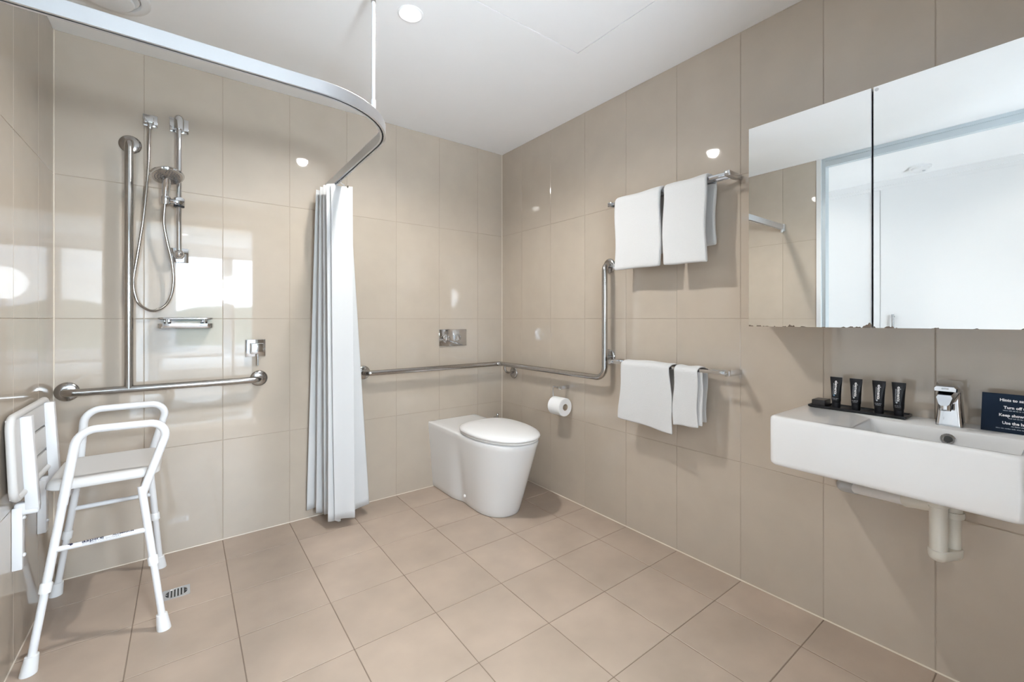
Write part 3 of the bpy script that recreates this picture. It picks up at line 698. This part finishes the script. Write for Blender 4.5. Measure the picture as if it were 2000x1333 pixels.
# tray with toiletries
bm = NB(); tz = BZ1
R_ = lambda i, z: rrect(1.772+i, 1.855-i, .338+i, .606-i, .006, z, 4)
loft(bm, [R_(.004, tz+.0003), R_(.0, tz+.003), R_(0, tz+.009), R_(.002, tz+.010), R_(.004, tz+.009), R_(.006, tz+.005)])
tag(obj('amenity_tray', bm, 'tray'), 'narrow black tray on the basin shelf under four black tubes', 'tray')
fz = tz+.0052
t = thing('soap_box', 'small flat black soap box on the end of the tray, beside the tubes', 'box', (1.805, .572, fz))
obj('carton', bx(1.779, 1.838, .555, .595, fz, fz+.022, bev=.0012), 'box', t)
obj('lid_flap', bx(1.781, 1.836, .557, .593, fz+.022, fz+.0226), 'box', t)
TUBES = (.5275, .4715, .4105, .3610)
tl = ('black cosmetic tube with a blue emblem, nearest the soap box', 'black cosmetic tube standing second from the soap box', 'black cosmetic tube standing second from the tap', 'black cosmetic tube standing nearest the tap on the tray')
for q, (y, lb) in enumerate(zip(TUBES, tl)):
    x = 1.800
    t = thing('cosmetic_tube', lb, 'cosmetic tube', (x, y, fz), 'black cosmetic tubes on the tray')
    obj('cap', lathe(NB(), [(.0108, 0), (.0118, .001), (.0124, .020), (.0115, .021)], (x, y, fz), (0, 0, 1), 24), 'black', t)
    def ell(z, a, b, n=28): return [Vector((x+b*math.cos(2*PI*k/n), y+a*math.sin(2*PI*k/n), z)) for k in range(n)]
    bm = NB(); loft(bm, [ell(fz+.0212, .0125, .0125), ell(fz+.026, .0134, .0130), ell(fz+.05, .0142, .0115), ell(fz+.08, .0160, .0062), ell(fz+.096, .0174, .0016), ell(fz+.1065, .0178, .0011)])
    body = obj('body', bm, 'black', t)
    def surf(lx, lz, n=0):  # point on the front (towards -x) of the body: lx across, lz up
        zz = lz-fz
        K = [(.0212, .0125, .0125), (.026, .0134, .0130), (.05, .0142, .0115), (.08, .0160, .0062), (.096, .0174, .0016), (.1065, .0178, .0011)]
        for (a0, A0, B0), (a1, A1, B1) in zip(K[:-1], K[1:]):
            if zz <= a1: break
        s = min(1, max(0, (zz-a0)/(a1-a0))); A = A0+(A1-A0)*s; B = B0+(B1-B0)*s
        return (x-B*math.sqrt(max(0, 1-(lx/A)**2))-.0005, y-lx, lz)
    rot = lambda cx, cz: (lambda u_, v_, w_: surf(cx-v_*1.0*(-1), cz-u_))   # turned a quarter: reads downward
    obj('wordmark', text_bm('elements', .0122, rot(.0012, fz+.071), squash=1.05, bold=.0002), 'print', body)
    bm = NB()
    for off in (-.0050, -.0066): strokes(bm, .040, .0011, rot(off, fz+.066))
    obj('fine_print', bm, 'print_grey', body)
    bm = NB(); strokes(bm, .019-.001*q, .0020, lambda u_, v_, w_: surf(u_, fz+.034+v_)); strokes(bm, .013+.0008*q, .0014, lambda u_, v_, w_: surf(u_, fz+.0295+v_))
    obj('caption', bm, 'print_grey', body)
    px_, py_, pz_ = surf(-.003, fz+.044); nn = 10
    bm = NB()
    pts = [surf(-.003+.0035*math.cos(2*PI*k/nn)*(1 if k % 2 else .55), fz+.044+.0035*math.sin(2*PI*k/nn)*(1 if k % 2 else .55)) for k in range(nn)]
    bm.faces.new([bm.verts.new(p) for p in pts]); obj('emblem', bm, 'print_blue' if q == 0 else 'print_grey', body)
# sign
sy0, sy1 = .182, .032; lean = .10
SX = lambda z: 1.793+(z-BZ1)*lean
t = thing('notice_card', 'dark navy notice card with white lettering standing on the basin by the tap', 'sign', (1.80, .105, BZ1))
bm = NB()
z0_, z1_ = BZ1+.0006, BZ1+.106
V = [(SX(z0_), sy0-.0, z0_), (SX(z0_), sy1, z0_), (SX(z1_), sy1, z1_), (SX(z1_), sy0-.002, z1_)]
loft(bm, [[Vector(p) for p in V], [Vector((p[0]+.0025, p[1], p[2])) for p in V]]); card = obj('card', bm, 'navy', t, smooth=False)
bm = NB(); V2 = [(SX(z0_)+.045, sy0-.02, z0_), (SX(z0_)+.045, sy1+.02, z0_), (SX(z0_+.07)+.003, sy1+.02, z0_+.07), (SX(z0_+.07)+.003, sy0-.02, z0_+.07)]
loft(bm, [[Vector(p) for p in V2], [Vector((p[0]+.002, p[1], p[2])) for p in V2]]); obj('stand', bm, 'navy', t, smooth=False)
def cardp(zc): return lambda u_, v_, w_: (SX(zc+v_)-.0004, (sy0+sy1)/2-u_, zc+v_)
for s_, sz, dz, mk in (('Hints to save water', .0104, .089, 'print'), ('Turn off the tap', .0104, .069, 'print'), ('Keep showers short', .0104, .048, 'print'), ('Use the half flush', .0104, .027, 'print')):
    obj('lettering', text_bm(s_, sz, cardp(BZ1+dz), squash=.95, bold=.00035), mk, card)
bm = NB()
for wd, dz in ((.066, .0612), (.046, .0402), (.036, .0192), (.092, .0122)): strokes(bm, wd, .0026, cardp(BZ1+dz))
obj('fine_print', bm, 'print_grey', card)
# waste trap
t = thing('waste_trap', 'white plastic bottle trap and waste pipe hanging below the basin', 'pipe', (1.66, .247, .44))
obj('outlet_leg', lathe(NB(), [(.0195, 0), (.0195, .13), (.022, .132), (.022, .145)], (1.655, .248, .455), (0, 0, 1), 24), 'cream', t)
obj('inlet_leg', lathe(NB(), [(.0165, 0), (.0165, .10), (.0195, .102), (.0195, .125), (.017, .127), (.017, .1735)], (1.699, .225, .458), (0, 0, 1), 24), 'cream', t)
bm = NB()
def oval(k, z): 
    c0, c1 = Vector((1.655, .248)), Vector((1.699, .225)); d = (c1-c0).normalized(); n_ = Vector((-d.y, d.x)); P = []
    for i in range(13): a = PI/2+PI*i/12; q = c0+(d*math.cos(a)+n_*math.sin(a))*.0225*k; P.append(Vector((q.x, q.y, z)))
    for i in range(13): a = -PI/2+PI*i/12; q = c1+(d*math.cos(a)+n_*math.sin(a))*.0205*k; P.append(Vector((q.x, q.y, z)))
    return P
loft(bm, [oval(.55, .437), oval(.85, .442), oval(.97, .450), oval(1, .460), oval(1, .466), oval(.9, .468)]); obj('cleaning_cup', bm, 'cream', t)
obj('elbow', tube(NB(), [(1.655, .248, .585), (1.655, .250, .606), (1.668, .272, .606)], .0185, 18, rad=.012), 'cream', t)
obj('coupling', tube(NB(), [(1.662, .258, .585), (1.700, .325, .566)], .0195, 18), 'cream', t)
obj('waste_pipe', tube(NB(), [(1.690, .310, .570), (1.832, .490, .521)], .0165, 18), 'plastic', t)
obj('wall_elbow', tube(NB(), [(1.825, .478, .524), (1.845, .520, .516), (XR, .527, .512)], .0195, 18, rad=.012), 'grey_pl', t)
obj('lock_ring', lathe(NB(), [(.0235, 0), (.0245, .004), (.0235, .016)], (1.699, .225, .553), (0, 0, 1), 12), 'cream', t)

# ------------------------------------------------------------------ shower stool
t = thing('shower_stool', 'white tubular shower stool with two armrests and adjustable legs by the left wall', 'stool', (-.235, 2.245, 0))
TR = .0118
def legpts(x0, x1, y0, y1, z0, z1): return lambda z: Vector((x0+(x1-x0)*(z-z0)/(z1-z0), y0+(y1-y0)*(z-z0)/(z1-z0), z))
legs = dict(nl=legpts(-.386, -.319, 1.994, 2.052, 0, .5), nr=legpts(-.058, -.121, 1.994, 2.052, 0, .49),
            fl=legpts(-.409, -.332, 2.497, 2.437, 0, .5), fr=legpts(-.084, -.124, 2.497, 2.434, 0, .546))
def stool_leg(f):
    lg = obj('leg', tube(NB(), [f(.235), f(.505)], TR, 18), 'powder', t)
    obj('extension', tube(NB(), [f(.03), f(.245)], TR*.90, 18), 'powder', lg)
    d = (f(.3)-f(.2)).normalized()
    obj('collar', lathe(NB(), [(TR+.0002, -.016), (TR+.0035, -.015), (TR+.0035, .012), (TR+.0002, .016)], f(.243), d, 20), 'plastic', lg)
    p = f(.0); bm = NB(); rg = []
    for r, z in ((.0205, .0004), (.0205, .007), (.0182, .032), (.0162, .052), (.0125, .053)):
        c = f(z); rg.append([Vector((c.x+r*math.cos(2*PI*k/20), c.y+r*math.sin(2*PI*k/20), z)) for k in range(20)])
    loft(bm, rg); obj('foot', bm, 'rubber', lg)
    return lg
for f in legs.values(): stool_leg(f)
def arm(pts, rad): return obj('armrest', tube(NB(), pts, .0132, 20, rad=rad, seg=10), 'powder', t)
nl, nr, fl_, fr = legs['nl'], legs['nr'], legs['fl'], legs['fr']
arm([nl(.488), (-.288, 2.076, .725), (-.040, 2.074, .722), nr(.478)], [.055, .045])
arm([fl_(.47), (-.314, 2.411, .742), (-.055, 2.412, .742), fr(.50)], [.055, .045])
cross = []
def bar(a, b, r=.0088): return obj('cross_bar', tube(NB(), [a, b], r, 18), 'powder', t)
nb = bar(nl(.352), nr(.352)); bar(fl_(.345), fr(.345))
# hidden under the seat: two cross tubes joining the frames
for a, b in ((nl(.495), fl_(.495)), (nr(.49), fr(.49))): obj('seat_support', tube(NB(), [a, b], .009, 14), 'powder', t)
# lettering wrapped on the near cross bar
a, b = nl(.352), nr(.352); dx = (b-a).normalized(); rB = .0091
def barp(x_off, ang0):
    e1 = Vector((0, 0, 1)); e1 = (e1-dx*e1.dot(dx)).normalized(); e2 = -dx.cross(e1)   # e2 faces the camera side
    if e2.y > 0: e2 = -e2
    mid = (a+b)/2
    def g(u_, v_, w_):
        an = ang0+v_/rB; return mid+dx*(x_off+u_)+(e1*math.sin(an)+e2*math.cos(an))*(rB+.0006)
    return g
obj('lettering', text_bm('aspire', .0165, barp(-.024, 1.25), squash=1.35, bold=.0003, cut=3), 'ink', nb)
obj('lettering', text_bm('ALUMINIUM', .0085, barp(.052, 1.2), squash=1.2, bold=.0002, cut=3), 'ink', nb)
obj('lettering', text_bm('SUITABLE FOR SHOWERS', .0085, barp(-.002, .42), squash=1.0, cut=3), 'ink_grey', nb)
g = barp(-.075, 1.15); bm = NB()
for P in ([(-.011, .004), (.0, .006), (.004, -.001), (-.002, -.005)], [(.002, -.005), (.013, .007), (.009, .007), (-.001, -.006)]):
    bm.faces.new([bm.verts.new(g(x_, y_, 0)) for x_, y_ in P])
obj('emblem', bm, 'ink', nb)
# seat: rounded moulded slab with a drooping rim
sx0, sx1, sy0_, sy1_, zs = -.372, -.072, 2.072, 2.418, .560
S = lambda i, z: rrect(sx0+i, sx1-i, sy0_+i*.9, sy1_-i*.9, max(.012, .055-i*.4), z, 8)
bm = NB(); loft(bm, [S(.012, zs-.030), S(.003, zs-.030), S(0, zs-.026), S(.002, zs-.014), S(.008, zs-.004), S(.016, zs-.0005), S(.03, zs-.0012), S(.06, zs-.004), S(.10, zs-.006)])
obj('seat', bm, 'seatp', t, angle=50)

# ------------------------------------------------------------------ folding wall seat
t = thing('folding_shower_seat', 'white slatted shower seat folded up against the left tiled wall', 'seat', (XL, 2.21, .30))
def stand(yb, y1, xb):
    f = obj('leg', bx(XL+.0004, XL+.024, yb, y1, .302, .500, bev=.002), 'powder', t)
    for z in (.345, .465): obj('screw', lathe(NB(), [(.006, 0), (.006, .004), (.003, .006), (.001, .006)], (XL+.024, yb+.012, z), (1, 0, 0), 12), 'plastic', f)
    # hinge knuckle joining the leg to the seat arm
    obj('hinge', bx(XL+.004, XL+.060, yb+.001, y1-.001, .474, .514, bev=.007, seg=3), 'powder', f)
    bm = NB(); R0 = [Vector(p) for p in ((XL+.030, yb, .490), (XL+.060, yb, .490), (XL+.043, yb, .790), (XL+.016, yb, .790))]
    loft(bm, [R0, [Vector((p.x, y1, p.z)) for p in R0]]); bmesh.ops.bevel(bm, geom=bm.edges[:], offset=.002, segments=2, profile=.5, affect='EDGES')
    obj('arm', bm, 'powder', t)
stand(2.063, 2.096, 0); stand(2.365, 2.398, 0)
PX = lambda z: XL+.016-.010*(z-.53)/.27
def slab(z0, z1, x0, x1, ya, yb_): 
    bm = NB(); R0 = [Vector((PX(z0)+x0, ya, z0)), Vector((PX(z0)+x1, ya, z0)), Vector((PX(z1)+x1, ya, z1)), Vector((PX(z1)+x0, ya, z1))]
    loft(bm, [R0, [Vector((p.x, yb_, p.z)) for p in R0]]); bmesh.ops.bevel(bm, geom=bm.edges[:], offset=.002, segments=2, profile=.5, affect='EDGES'); return bm
for z0, z1 in ((.552, .613), (.622, .701), (.710, .797)): obj('slat', slab(z0, z1, 0, .012, 2.062, 2.384), 'seatp', t)
for ya, yb_ in ((1.972, 2.0615), (2.3845, 2.402)): obj('end_panel', slab(.552, .797, 0, .0125, ya, yb_), 'seatp', t)
# rim of the moulded seat round the slats
loop = [(1.968, .549), (1.968, .800), (2.408, .800), (2.408, .549)]
pth = fillet([(PX(z)+.010, y, z) for y, z in [(2.2, .549)]+loop+[(2.2, .549)]], .035, 6)
obj('rim', tube(NB(), pth, .0105, 14), 'seatp', t)

# ------------------------------------------------------------------ floor drain
dx0, dx1, dy0, dy1 = -.070, .018, 2.186, 2.264
t = thing('floor_drain', 'square chrome floor drain with a slotted grate beside the stool leg', 'drain', (-.026, 2.225, 0))
bm = NB(); loft(bm, [rrect(dx0, dx1, dy0, dy1, .003, .0002), rrect(dx0, dx1, dy0, dy1, .003, .0016), rrect(dx0+.008, dx1-.008, dy0+.007, dy1-.007, .030, .0018), rrect(dx0+.009, dx1-.009, dy0+.008, dy1-.008, .030, .0006)], cap0=False, cap1=False)
obj('frame', bm, 'alu', t)
bm = NB(); loft(bm, [rrect(dx0+.008, dx1-.008, dy0+.007, dy1-.007, .030, .0003), rrect(dx0+.008, dx1-.008, dy0+.007, dy1-.007, .030, .0006)]); obj('sump', bm, 'dark', t)
c = Vector(((dx0+dx1)/2, (dy0+dy1)/2)); 
for k in range(-3, 4):
    u_ = k*.0105; hl = math.sqrt(max(0, .031**2-u_**2))
    obj('grate_bar', bx(c.x+u_-.0028, c.x+u_+.0028, c.y-hl-.002, c.y+hl+.002, .0006, .0018), 'alu', t, smooth=False)
